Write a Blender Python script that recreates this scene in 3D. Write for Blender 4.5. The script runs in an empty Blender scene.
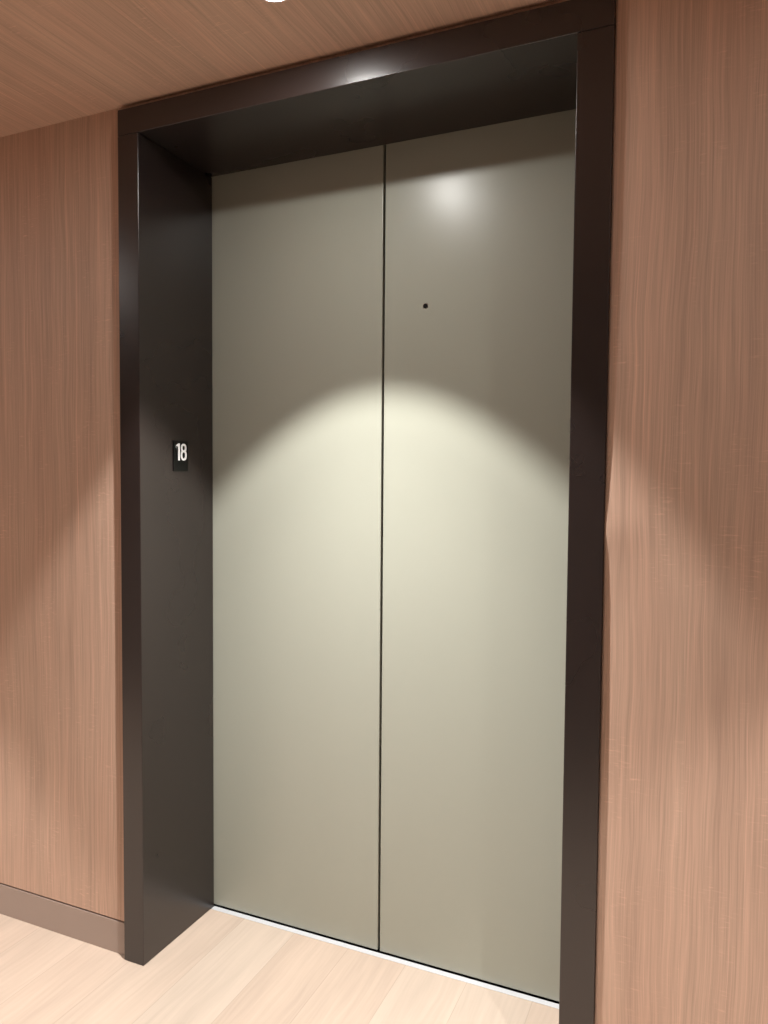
import bpy, bmesh, math
from mathutils import Vector, Matrix
SC = bpy.context.scene
COL = SC.collection
PI = math.pi

# ------------------------------------------------------------------ sizes (metres)
XG, XR = 0.6069, 1.2144            # meeting line of the doors, right inner jamb face
WL, WR = 0.0735, 0.0781           # widths of the jamb faces
D = 0.3477                       # how deep the doors sit
SL = 0.0165                      # wall_left sits this far behind the frame face
HB, HT, ZC = 2.4174, 2.4908, 2.5052
XO = XR + WR

# ------------------------------------------------------------------ materials
def new_mat(name):
    m = bpy.data.materials.new(name); m.use_nodes = True
    nt = m.node_tree; nt.nodes.clear()
    out = nt.nodes.new('ShaderNodeOutputMaterial')
    b = nt.nodes.new('ShaderNodeBsdfPrincipled')
    nt.links.new(b.outputs[0], out.inputs[0])
    return m, nt, b

def N(nt, typ, **kw):
    n = nt.nodes.new(typ)
    for k, v in kw.items():
        if k.startswith('i_'):
            n.inputs[int(k[2:])].default_value = v
        else:
            setattr(n, k, v)
    return n

def mathn(nt, op, a, b=None, c=None, clamp=False):
    n = nt.nodes.new('ShaderNodeMath'); n.operation = op; n.use_clamp = clamp
    for i, v in enumerate((a, b, c)):
        if v is None: continue
        if hasattr(v, 'links'): nt.links.new(v, n.inputs[i])
        else: n.inputs[i].default_value = v
    return n.outputs[0]

def noise(nt, vec, scale_xyz, scale=1.0, detail=3, rough=0.55, loc=(0, 0, 0)):
    mp = N(nt, 'ShaderNodeMapping')
    mp.inputs['Scale'].default_value = scale_xyz
    mp.inputs['Location'].default_value = loc
    nt.links.new(vec, mp.inputs['Vector'])
    n = N(nt, 'ShaderNodeTexNoise')
    n.inputs['Scale'].default_value = scale
    n.inputs['Detail'].default_value = detail
    n.inputs['Roughness'].default_value = rough
    nt.links.new(mp.outputs[0], n.inputs['Vector'])
    return n.outputs['Fac']

def mixc(nt, fac, a, b, mode='MIX'):
    n = nt.nodes.new('ShaderNodeMix'); n.data_type = 'RGBA'; n.blend_type = mode
    for sock, v in ((n.inputs[0], fac), (n.inputs[6], a), (n.inputs[7], b)):
        if hasattr(v, 'links'): nt.links.new(v, sock)
        elif isinstance(v, (int, float)): sock.default_value = v
        else: sock.default_value = (*v, 1)
    return n.outputs[2]

def veneer(name, along, base, gain=1.0):
    """Wood veneer. along = axis of the grain ('z' or 'y'), leaves side by side in x."""
    m, nt, b = new_mat(name)
    tc = N(nt, 'ShaderNodeTexCoord'); v0 = tc.outputs['Object']
    sep = N(nt, 'ShaderNodeSeparateXYZ'); nt.links.new(v0, sep.inputs[0])
    X = sep.outputs['X']; L = sep.outputs['Z' if along == 'z' else 'Y']
    cmb = N(nt, 'ShaderNodeCombineXYZ')             # u = across, v = along
    # gentle wander of the grain
    c0 = N(nt, 'ShaderNodeCombineXYZ'); nt.links.new(X, c0.inputs[0]); nt.links.new(L, c0.inputs[1])
    w = noise(nt, c0.outputs[0], (5, 1.6, 1), 1.0, 2)
    w = mathn(nt, 'SUBTRACT', w, 0.5)
    Xw = mathn(nt, 'ADD', X, mathn(nt, 'MULTIPLY', w, 0.036))
    nt.links.new(Xw, cmb.inputs[0]); nt.links.new(L, cmb.inputs[1])
    # leaf index, 0.165 m leaves
    leaf = mathn(nt, 'FLOOR', mathn(nt, 'DIVIDE', mathn(nt, 'ADD', X, 0.018), 0.165))
    wn = N(nt, 'ShaderNodeTexWhiteNoise'); wn.noise_dimensions = '1D'
    nt.links.new(leaf, wn.inputs['W'])
    nt.links.new(mathn(nt, 'MULTIPLY', leaf, 3.7), cmb.inputs[2])
    vec = cmb.outputs[0]
    fine = noise(nt, vec, (420, 5, 1), 1.0, 2, 0.6)
    mid = noise(nt, vec, (120, 1.3, 1), 1.0, 3, 0.6)
    broad = noise(nt, vec, (22, .8, 1), 1.0, 2, 0.5)
    fleck = noise(nt, vec, (38, 230, 1), 1.0, 2, 0.5)     # cross figure
    patch = noise(nt, vec, (12, 6, 1), 1.0, 2, 0.5)
    a = mathn(nt, 'MULTIPLY', mathn(nt, 'SUBTRACT', fine, .5), 0.56)
    a = mathn(nt, 'ADD', a, mathn(nt, 'MULTIPLY', mathn(nt, 'SUBTRACT', mid, .5), 0.48))
    a = mathn(nt, 'ADD', a, mathn(nt, 'MULTIPLY', mathn(nt, 'SUBTRACT', broad, .5), 0.34))
    fl = mathn(nt, 'MULTIPLY', mathn(nt, 'SUBTRACT', fleck, .58, None, True), mathn(nt, 'SUBTRACT', patch, .47, None, True))
    a = mathn(nt, 'ADD', a, mathn(nt, 'MULTIPLY', fl, 7.0))
    a = mathn(nt, 'ADD', a, mathn(nt, 'MULTIPLY', mathn(nt, 'SUBTRACT', wn.outputs['Value'], .5), 0.10))
    # sparse pale streaks
    st = noise(nt, vec, (170, .9, 1), 1.0, 1, 0.5, (7, 3, 0))
    st = mathn(nt, 'MULTIPLY', mathn(nt, 'SUBTRACT', st, .66, None, True), 1.6)
    a = mathn(nt, 'ADD', a, st)
    val = mathn(nt, 'ADD', mathn(nt, 'MULTIPLY', a, gain), 1.0)
    hue = noise(nt, vec, (9, 1.1, 1), 1.0, 2, 0.5, (2, 9, 0))
    colr = mixc(nt, hue, tuple(c * k for c, k in zip(base, (1.03, .98, .97))), tuple(c * k for c, k in zip(base, (.98, 1.02, 1.02))))
    vm = N(nt, 'ShaderNodeVectorMath', operation='SCALE')
    nt.links.new(colr, vm.inputs[0]); nt.links.new(val, vm.inputs['Scale'])
    nt.links.new(vm.outputs[0], b.inputs['Base Color'])
    b.inputs['Roughness'].default_value = 0.5
    b.inputs['Specular IOR Level'].default_value = 0.35
    bp = N(nt, 'ShaderNodeBump'); bp.inputs['Strength'].default_value = 0.12; bp.inputs['Distance'].default_value = 0.0006
    nt.links.new(fine, bp.inputs['Height']); nt.links.new(bp.outputs[0], b.inputs['Normal'])
    return m

def paint(name, col, rough=0.4, spec=0.5, metallic=0.0, mott=0.03, bump=0.0):
    m, nt, b = new_mat(name)
    tc = N(nt, 'ShaderNodeTexCoord')
    n = noise(nt, tc.outputs['Object'], (3, 3, 3), 1.0, 3)
    c = mixc(nt, n, tuple(x * (1 - mott) for x in col), tuple(x * (1 + mott) for x in col))
    nt.links.new(c, b.inputs['Base Color'])
    r = mathn(nt, 'ADD', mathn(nt, 'MULTIPLY', mathn(nt, 'SUBTRACT', n, .5), 0.06), rough)
    nt.links.new(r, b.inputs['Roughness'])
    b.inputs['Specular IOR Level'].default_value = spec
    b.inputs['Metallic'].default_value = metallic
    if bump:
        f = noise(nt, tc.outputs['Object'], (260, 260, 260), 1.0, 2)
        bp = N(nt, 'ShaderNodeBump'); bp.inputs['Strength'].default_value = bump; bp.inputs['Distance'].default_value = 0.0004
        nt.links.new(f, bp.inputs['Height']); nt.links.new(bp.outputs[0], b.inputs['Normal'])
    return m

def oak_floor():
    m, nt, b = new_mat('pale_oak_planks')
    tc = N(nt, 'ShaderNodeTexCoord')
    sep = N(nt, 'ShaderNodeSeparateXYZ'); nt.links.new(tc.outputs['Object'], sep.inputs[0])
    X, Y = sep.outputs['X'], sep.outputs['Y']
    q = mathn(nt, 'DIVIDE', mathn(nt, 'SUBTRACT', X, 0.705), 0.19)
    row = mathn(nt, 'FLOOR', q); fr = mathn(nt, 'SUBTRACT', q, row)
    wn = N(nt, 'ShaderNodeTexWhiteNoise'); wn.noise_dimensions = '1D'; nt.links.new(row, wn.inputs['W'])
    q2 = mathn(nt, 'DIVIDE', mathn(nt, 'ADD', Y, mathn(nt, 'MULTIPLY', wn.outputs['Value'], 1.9)), 2.3)
    q2 = mathn(nt, 'ADD', q2, 0.32)
    colm = mathn(nt, 'FLOOR', q2); fr2 = mathn(nt, 'SUBTRACT', q2, colm)
    cid = N(nt, 'ShaderNodeCombineXYZ'); nt.links.new(row, cid.inputs[0]); nt.links.new(colm, cid.inputs[1])
    wn2 = N(nt, 'ShaderNodeTexWhiteNoise'); wn2.noise_dimensions = '2D'; nt.links.new(cid.outputs[0], wn2.inputs['Vector'])
    cmb = N(nt, 'ShaderNodeCombineXYZ')
    warp = mathn(nt, 'MULTIPLY', mathn(nt, 'SUBTRACT', noise(nt, tc.outputs['Object'], (7, 2.2, 1), 1.0, 2), .5), .05)
    nt.links.new(mathn(nt, 'ADD', X, warp), cmb.inputs[0]); nt.links.new(Y, cmb.inputs[1])
    nt.links.new(mathn(nt, 'MULTIPLY', wn2.outputs['Value'], 31.0), cmb.inputs[2])
    g1 = noise(nt, cmb.outputs[0], (75, 3, 1), 1.0, 4, .6)
    g2 = noise(nt, cmb.outputs[0], (14, 1.6, 1), 1.0, 3, .55)
    val = mathn(nt, 'ADD', mathn(nt, 'MULTIPLY', mathn(nt, 'SUBTRACT', g1, .5), .30), 1.0)
    val = mathn(nt, 'ADD', val, mathn(nt, 'MULTIPLY', mathn(nt, 'SUBTRACT', g2, .5), .36))
    val = mathn(nt, 'ADD', val, mathn(nt, 'MULTIPLY', mathn(nt, 'SUBTRACT', wn2.outputs['Value'], .5), .05))
    # narrow grooves between the boards
    e = mathn(nt, 'MINIMUM', fr, mathn(nt, 'SUBTRACT', 1.0, fr))
    e = mathn(nt, 'LESS_THAN', e, 0.006)
    e2 = mathn(nt, 'LESS_THAN', mathn(nt, 'MINIMUM', fr2, mathn(nt, 'SUBTRACT', 1.0, fr2)), 0.0006)
    e = mathn(nt, 'MAXIMUM', e, e2)
    val = mathn(nt, 'MULTIPLY', val, mathn(nt, 'SUBTRACT', 1.0, mathn(nt, 'MULTIPLY', e, 0.16)))
    colr = mixc(nt, wn2.outputs['Value'], (.475, .362, .285), (.46, .375, .305))
    vm = N(nt, 'ShaderNodeVectorMath', operation='SCALE')
    nt.links.new(colr, vm.inputs[0]); nt.links.new(val, vm.inputs['Scale'])
    nt.links.new(vm.outputs[0], b.inputs['Base Color'])
    b.inputs['Roughness'].default_value = 0.48
    b.inputs['Specular IOR Level'].default_value = 0.4
    bp = N(nt, 'ShaderNodeBump'); bp.inputs['Strength'].default_value = .25; bp.inputs['Distance'].default_value = .0008
    nt.links.new(mathn(nt, 'SUBTRACT', mathn(nt, 'MULTIPLY', g1, .4), e), bp.inputs['Height']); nt.links.new(bp.outputs[0], b.inputs['Normal'])
    return m

WOOD = (.61, .412, .312)
M_WALL = veneer('reddish_walnut_veneer_wall', 'z', WOOD)
M_CEIL = veneer('reddish_walnut_veneer_ceiling', 'y', WOOD)
M_FLOOR = oak_floor()
M_FRAME = paint('dark_bronze_metal', (.0225, .0150, .0138), .28, .8, 0, .04, .10)
M_DOOR = paint('sage_taupe_door_paint', (.388, .395, .332), .31, .5, 0, .012, .06)
M_BASE = paint('taupe_baseboard_paint', (.40, .31, .265), .45, .4)
M_REAR = paint('taupe_wall_paint', (.24, .20, .178), .6, .3)
M_GAP = paint('black_gap_shade', (.006, .005, .005), .8, .2)  # near-black colour in place of the shade in gaps, shaft and bore
M_SILL = paint('brushed_aluminium', (.60, .61, .63), .45, .5, .2)
M_PLATE = paint('black_gloss_plate', (.004, .004, .004), .22, .3)
M_DIGIT = paint('white_numerals', (.88, .88, .88), .5, .4)
M_STEEL = paint('polished_steel_ring', (.75, .74, .70), .2, .5, 1.0)
M_TRIM = paint('white_lamp_trim', (.85, .85, .85), .4, .4)

def glow(name, strength):
    m = bpy.data.materials.new(name); m.use_nodes = True
    nt = m.node_tree; nt.nodes.clear()
    out = nt.nodes.new('ShaderNodeOutputMaterial'); e = nt.nodes.new('ShaderNodeEmission')
    e.inputs[0].default_value = (1, .98, .945, 1); e.inputs[1].default_value = strength
    nt.links.new(e.outputs[0], out.inputs[0]); return m
M_LENS = glow('lit_lens', 480.0)

# ------------------------------------------------------------------ geometry helpers
def link_mesh(name, bm, mat, parent=None, bevel=0.0, seg=2, smooth=False):
    bmesh.ops.recalc_face_normals(bm, faces=bm.faces)
    me = bpy.data.meshes.new(name); bm.to_mesh(me); bm.free()
    if smooth:
        for p in me.polygons: p.use_smooth = True
    me.materials.append(mat)
    o = bpy.data.objects.new(name, me); COL.objects.link(o)
    if parent: o.parent = parent
    if bevel:
        bv = o.modifiers.new('bevel', 'BEVEL'); bv.width = bevel; bv.segments = seg; bv.limit_method = 'ANGLE'
        bv.harden_normals = False
    return o

def box(bm, x0, x1, y0, y1, z0, z1):
    vs = [bm.verts.new((x, y, z)) for x in (x0, x1) for y in (y0, y1) for z in (z0, z1)]
    for f in ((0, 1, 3, 2), (4, 6, 7, 5), (0, 4, 5, 1), (2, 3, 7, 6), (0, 2, 6, 4), (1, 5, 7, 3)):
        bm.faces.new([vs[i] for i in f])

def structure(o):
    o['kind'] = 'structure'; return o

def sbox(name, mat, *a, bevel=0.0):
    bm = bmesh.new(); box(bm, *a); return structure(link_mesh(name, bm, mat, None, bevel))

def thing(name, label, cat, loc, group=None):
    o = bpy.data.objects.new(name, None); COL.objects.link(o); o.location = loc; o.empty_display_size = .1
    o['label'] = label; o['category'] = cat
    if group: o['group'] = group
    return o

def part(name, root, mat, *a, bevel=0.0, seg=2):
    """box part given in world coordinates, parented under an Empty"""
    bm = bmesh.new(); box(bm, *a)
    bmesh.ops.translate(bm, verts=bm.verts, vec=-Vector(root.location))
    return link_mesh(name, bm, mat, root, bevel, seg)

# ------------------------------------------------------------------ the shell
X0, X1, Y0 = -3.2, 4.0, -2.15
FH = .10
# left wall: panel above, baseboard below, thin shadow gap between them
sbox('wall_left', M_WALL, X0, -WL - .0006, SL, .344, FH + .0055, ZC)
sbox('baseboard_left', M_BASE, X0, -WL - .0006, SL - .0004, .12, 0, FH, bevel=.0008)
sbox('trim_1', M_GAP, X0, -WL - .0006, SL + .008, .30, FH + .0001, FH + .0054)   # recessed reveal above the baseboard

# right wall: the veneer panel bows slightly where it meets the frame
ZS = [(0, .0075), (.28, .0072), (.51, .0078), (.67, .0082), (.874, .0082), (.964, .008), (1.187, .0068), (1.275, .0050), (1.341, .0020),
      (1.407, .0040), (1.505, .0060), (1.646, .0076), (1.882, .0095), (2.115, .011), (2.262, .011), (2.6, .011)]
def s_edge(z):
    for (a, sa), (b_, sb) in zip(ZS, ZS[1:]):
        if a <= z <= b_: return sa + (sb - sa) * (z - a) / (b_ - a)
    return ZS[-1][1]
bm = bmesh.new()
xs = [XO + .0006 + d for d in (0, .006, .012, .02, .03, .045, .065, .09, .12, .16)] + [1.7, 2.4, X1]
zs = [FH + .0055 + (ZC - FH - .0055) * i / 96 for i in range(97)]
grid = []
for x in xs:
    t = min(1, max(0, (x - XO) / .16)); k = (1 - t) ** 2 * (1 + 2 * t)
    grid.append([bm.verts.new((x, s_edge(z) * k + .0095 * (1 - k), z)) for z in zs])
back = [[bm.verts.new((x, .344, z)) for z in (zs[0], zs[-1])] for x in (xs[0], xs[-1])]
for i in range(len(xs) - 1):
    for j in range(96):
        bm.faces.new((grid[i][j], grid[i + 1][j], grid[i + 1][j + 1], grid[i][j + 1]))
bm.faces.new([back[0][0]] + [back[0][1]] + grid[0][::-1])
bm.faces.new([back[1][0]] + grid[-1] + [back[1][1]])
bm.faces.new([g[0] for g in grid] + [back[1][0], back[0][0]])
bm.faces.new([g[-1] for g in grid][::-1] + [back[0][1], back[1][1]])
bm.faces.new((back[0][0], back[1][0], back[1][1], back[0][1]))
wr_ = structure(link_mesh('wall_right', bm, M_WALL))
for p in wr_.data.polygons:
    if abs(p.normal.y) > .9: p.use_smooth = True
sbox('baseboard_right', M_BASE, XO + .0006, X1, .0095, .12, 0, FH, bevel=.0008)
sbox('trim_2', M_GAP, XO + .0006, X1, .018, .30, FH + .0001, FH + .0054)

sbox('wall_top', M_WALL, -WL - .0005, XO + .0005, SL, .344, HT + .0005, ZC)      # seen in the slot over the header
sbox('floor', M_FLOOR, X0 - .1, X1 + .1, Y0 - .1, D - .022, -.05, 0)
sbox('ceiling', M_CEIL, X0 - .1, X1 + .1, Y0 - .1, .36, ZC + .0002, ZC + .08)
sbox('wall_rear', M_REAR, X0, X1, Y0 - .1, Y0, 0, ZC)
sbox('wall_west', M_WALL, X0 - .1, X0, Y0, .344, 0, ZC)
sbox('wall_east', M_WALL, X1, X1 + .1, Y0, .344, 0, ZC)
sbox('shaft_shade', M_GAP, -.5, XR + .5, .46, .48, -.05, ZC)                          # black sheet standing in for the shaft's darkness behind the doors

# ------------------------------------------------------------------ elevator frame
fr = thing('elevator_frame', 'dark bronze metal elevator surround with deep reveals set in the wood veneer wall', 'door frame', (XG, 0, 0))
part('jamb', fr, M_FRAME, -WL, 0, 0, .3435, 0, HB - .0005, bevel=.0024, seg=4)
part('jamb', fr, M_FRAME, XR, XO, 0, .3435, 0, HB - .0005, bevel=.0024, seg=4)
part('header', fr, M_FRAME, -WL, XO, 0, .3435, HB, HT, bevel=.0024, seg=4)

# ------------------------------------------------------------------ doors
GAP = .0036
dl = thing('elevator_door', 'plain sage taupe sliding elevator door leaf nearer the floor number plate, without keyhole', 'elevator door', (XG / 2, D, 0), 'sliding elevator door leaves')
part('panel', dl, M_DOOR, -.03, XG - GAP, D, D + .04, .0045, HB + .03, bevel=.0022, seg=3)
dr = thing('elevator_door', 'sage taupe sliding elevator door leaf with a small round keyhole', 'elevator door', (XG + .3, D, 0), 'sliding elevator door leaves')
part('panel', dr, M_DOOR, XG + GAP, XR + .03, D, D + .04, .0045, HB + .03, bevel=.0022, seg=3)

# keyhole: steel ring round a solid black disc, the bore's shade as colour
KX, KZ = .7392, 1.944
kb = bmesh.new()
R0, R1 = .0070, .0092
prof = [(R0, .004), (R0, -.0006), (R0 + .0005, -.0012), (R1 - .0006, -.0010), (R1, 0), (R1, .004)]
n = 32; rings = []
for i in range(n):
    a = 2 * PI * i / n
    rings.append([kb.verts.new((KX + r * math.cos(a), D + y, KZ + r * math.sin(a))) for r, y in prof])
for i in range(n):
    A, B = rings[i], rings[(i + 1) % n]
    for k in range(len(prof) - 1): kb.faces.new((A[k], B[k], B[k + 1], A[k + 1]))
bmesh.ops.translate(kb, verts=kb.verts, vec=-Vector(dr.location))
kr = link_mesh('keyhole', kb, M_STEEL, dr, smooth=True); kr['label'] = 'small round keyhole with steel rim'
kb = bmesh.new()
vs = [kb.verts.new((KX + (R0 + .0002) * math.cos(2 * PI * i / n), D - .0004, KZ + (R0 + .0002) * math.sin(2 * PI * i / n))) for i in range(n)]
vc = [kb.verts.new((v.co.x, D + .003, v.co.z)) for v in vs]
kb.faces.new(vs); kb.faces.new(vc[::-1])
for i in range(n): kb.faces.new((vs[i], vs[(i + 1) % n], vc[(i + 1) % n], vc[i]))
bmesh.ops.translate(kb, verts=kb.verts, vec=-Vector(dr.location))
kc = link_mesh('bore_shade', kb, M_GAP, kr)

# ------------------------------------------------------------------ sill
sl = thing('door_sill', 'narrow pale aluminium sill strip along the foot of the elevator doors', 'sill', (XG, D - .01, -.05))
part('sill_strip', sl, M_SILL, 0.0005, XR - .0005, D - .0215, D - .003, -.05, .0008, bevel=.0005)
part('guide_groove', sl, M_GAP, -.03, XR + .03, D - .0028, D + .10, -.05, -.006)

# ------------------------------------------------------------------ floor number plate, lies on the left jamb reveal (faces +x)
PY0, PY1, PZ0, PZ1 = .1435, .2125, 1.4665, 1.559
pl = thing('floor_number_plate', 'small black rectangular floor plate with white number 18 on the dark left reveal', 'sign', (0.0, (PY0 + PY1) / 2, PZ0))
part('plate', pl, M_PLATE, 0.0001, .0035, PY0, PY1, PZ0, PZ1, bevel=.0009, seg=3)

def stroke_mesh(bm, outer, inner, x0, x1):
    """closed band between two loops of equal length, in the y-z plane, thickness in x"""
    n = len(outer)
    O = [[bm.verts.new((x, *p)) for p in outer] for x in (x0, x1)]
    I = [[bm.verts.new((x, *p)) for p in inner] for x in (x0, x1)]
    for i in range(n):
        j = (i + 1) % n
        bm.faces.new((O[1][i], O[1][j], I[1][j], I[1][i]))
        bm.faces.new((O[0][i], I[0][i], I[0][j], O[0][j]))
        bm.faces.new((O[0][i], O[0][j], O[1][j], O[1][i]))
        bm.faces.new((I[0][i], I[1][i], I[1][j], I[0][j]))
def rrect(cy, cz, hw, hh, p=2.4, n=48):
    out = []
    for i in range(n):
        a = 2 * PI * i / n; c, s = math.cos(a), math.sin(a)
        out.append((cy + hw * math.copysign(abs(c) ** (2 / p), c), cz + hh * math.copysign(abs(s) ** (2 / p), s)))
    return out
XA, XB = .0034, .0042
ZT, ZB = 1.5510, 1.4990
# 1
bm = bmesh.new()
SH = -.0085
o1 = [(.1715, ZB), (.1800, ZB), (.1800, ZT), (.1735, ZT), (.1620, ZT - .0065), (.1620, ZT - .0145), (.1715, ZT - .0105)]
o1 = [(y + SH, z) for y, z in o1]
fa = [bm.verts.new((XB, *p)) for p in o1]; fb = [bm.verts.new((XA, *p)) for p in o1]
bm.faces.new(fa); bm.faces.new(fb[::-1])
for i in range(len(o1)): bm.faces.new((fb[i], fb[(i + 1) % 7], fa[(i + 1) % 7], fa[i]))
bmesh.ops.triangulate(bm, faces=[f for f in bm.faces if len(f.verts) > 4])
bmesh.ops.translate(bm, verts=bm.verts, vec=-Vector(pl.location))
link_mesh('numeral_one', bm, M_DIGIT, pl)
# 8
bm = bmesh.new()
cy = .1984 + SH
ZM = ZB + .0285
stroke_mesh(bm, rrect(cy, (ZT + ZM - .0035) / 2, .0128, (ZT - ZM + .0035) / 2), rrect(cy, (ZT + ZM - .0035) / 2, .0056, (ZT - ZM + .0035) / 2 - .0066), XA, XB)
stroke_mesh(bm, rrect(cy, (ZM + .0035 + ZB) / 2, .0142, (ZM + .0035 - ZB) / 2), rrect(cy, (ZM + .0035 + ZB) / 2, .0066, (ZM + .0035 - ZB) / 2 - .0066), XA, XB + .0001)
bmesh.ops.translate(bm, verts=bm.verts, vec=-Vector(pl.location))
link_mesh('numeral_eight', bm, M_DIGIT, pl)

# ------------------------------------------------------------------ downlights, seen and added
def lathe(bm, prof, n=48):
    rings = []
    for i in range(n):
        a = 2 * PI * i / n
        rings.append([bm.verts.new((r * math.cos(a), r * math.sin(a), z)) for r, z in prof])
    for i in range(n):
        A, B = rings[i], rings[(i + 1) % n]
        for k in range(len(prof) - 1): bm.faces.new((A[k], B[k], B[k + 1], A[k + 1]))
LR = .036
def beam(parent, energy, half, name='beam'):
    """the lamp's own photometric distribution: a beam with a soft cut-off"""
    l = bpy.data.lights.new(name, 'SPOT'); l.energy = energy; l.color = (1, .98, .945)
    l.spot_size = 2 * math.radians(half); l.spot_blend = .23; l.shadow_soft_size = .012
    o = bpy.data.objects.new(name, l); COL.objects.link(o); o.parent = parent; o.location = (0, 0, -.016)
    return o, l
def downlight(x, y, label, e1, e2, half=39.8):
    t = thing('downlight', label, 'ceiling light', (x, y, ZC))
    bm = bmesh.new(); lathe(bm, [(LR, 0), (LR, -.0012), (LR + .003, -.0022), (LR + .0055, -.0014), (LR + .006, 0)])
    link_mesh('trim_ring', bm, M_TRIM, t, smooth=True)
    bm = bmesh.new(); bmesh.ops.create_circle(bm, cap_ends=True, radius=LR - .0004, segments=48)
    bmesh.ops.translate(bm, verts=bm.verts, vec=(0, 0, -.0010))
    ge = bmesh.ops.extrude_face_region(bm, geom=bm.faces[:])
    bmesh.ops.translate(bm, verts=[v for v in ge['geom'] if isinstance(v, bmesh.types.BMVert)], vec=(0, 0, .0009))
    link_mesh('lens', bm, M_LENS, t)
    beam(t, e1, half)
    o, l = beam(t, e2, 36, 'beam_core'); l.spot_blend = 1.0
    return t
downlight(.607, -.262, 'round lit recessed downlight in the wood veneer ceiling in front of the elevator', 152, 265)
downlight(-1.5, -1.15, 'added unseen ceiling light over the corridor, left of the elevator', 150, 300)  # added lamp out of view, lifts the lower left wall
downlight(2.1, -1.08, 'added unseen ceiling light over the corridor, right of the elevator', 85, 150)  # added lamp out of view, brightens the right wall and jamb

# ------------------------------------------------------------------ world, camera, view
w = bpy.data.worlds.new('world'); SC.world = w; w.use_nodes = True
w.node_tree.nodes['Background'].inputs[0].default_value = (.5, .5, .55, 1)
w.node_tree.nodes['Background'].inputs[1].default_value = 0.0

cam = bpy.data.cameras.new('camera'); co = bpy.data.objects.new('camera', cam); COL.objects.link(co)
cam.sensor_fit = 'VERTICAL'; cam.sensor_height = 36; cam.lens = 36 * 751.317 / 1024
cam.clip_start = .02
r = Vector((0.91580202, 0.40155714, 0.00765051)); u = Vector((-0.02519037, 0.03841785, 0.9989442)); f = Vector((-0.40083926, 0.91502783, -0.04529852))
m3 = Matrix((r, u, -f)).transposed()
co.matrix_world = Matrix.Translation((1.5097, -1.6977, 1.45)) @ m3.to_4x4()
SC.camera = co
SC.view_settings.view_transform = 'Standard'; SC.view_settings.look = 'None'
SC.view_settings.gamma = 1; SC.view_settings.use_curve_mapping = False
SC.view_settings.exposure = 0.0
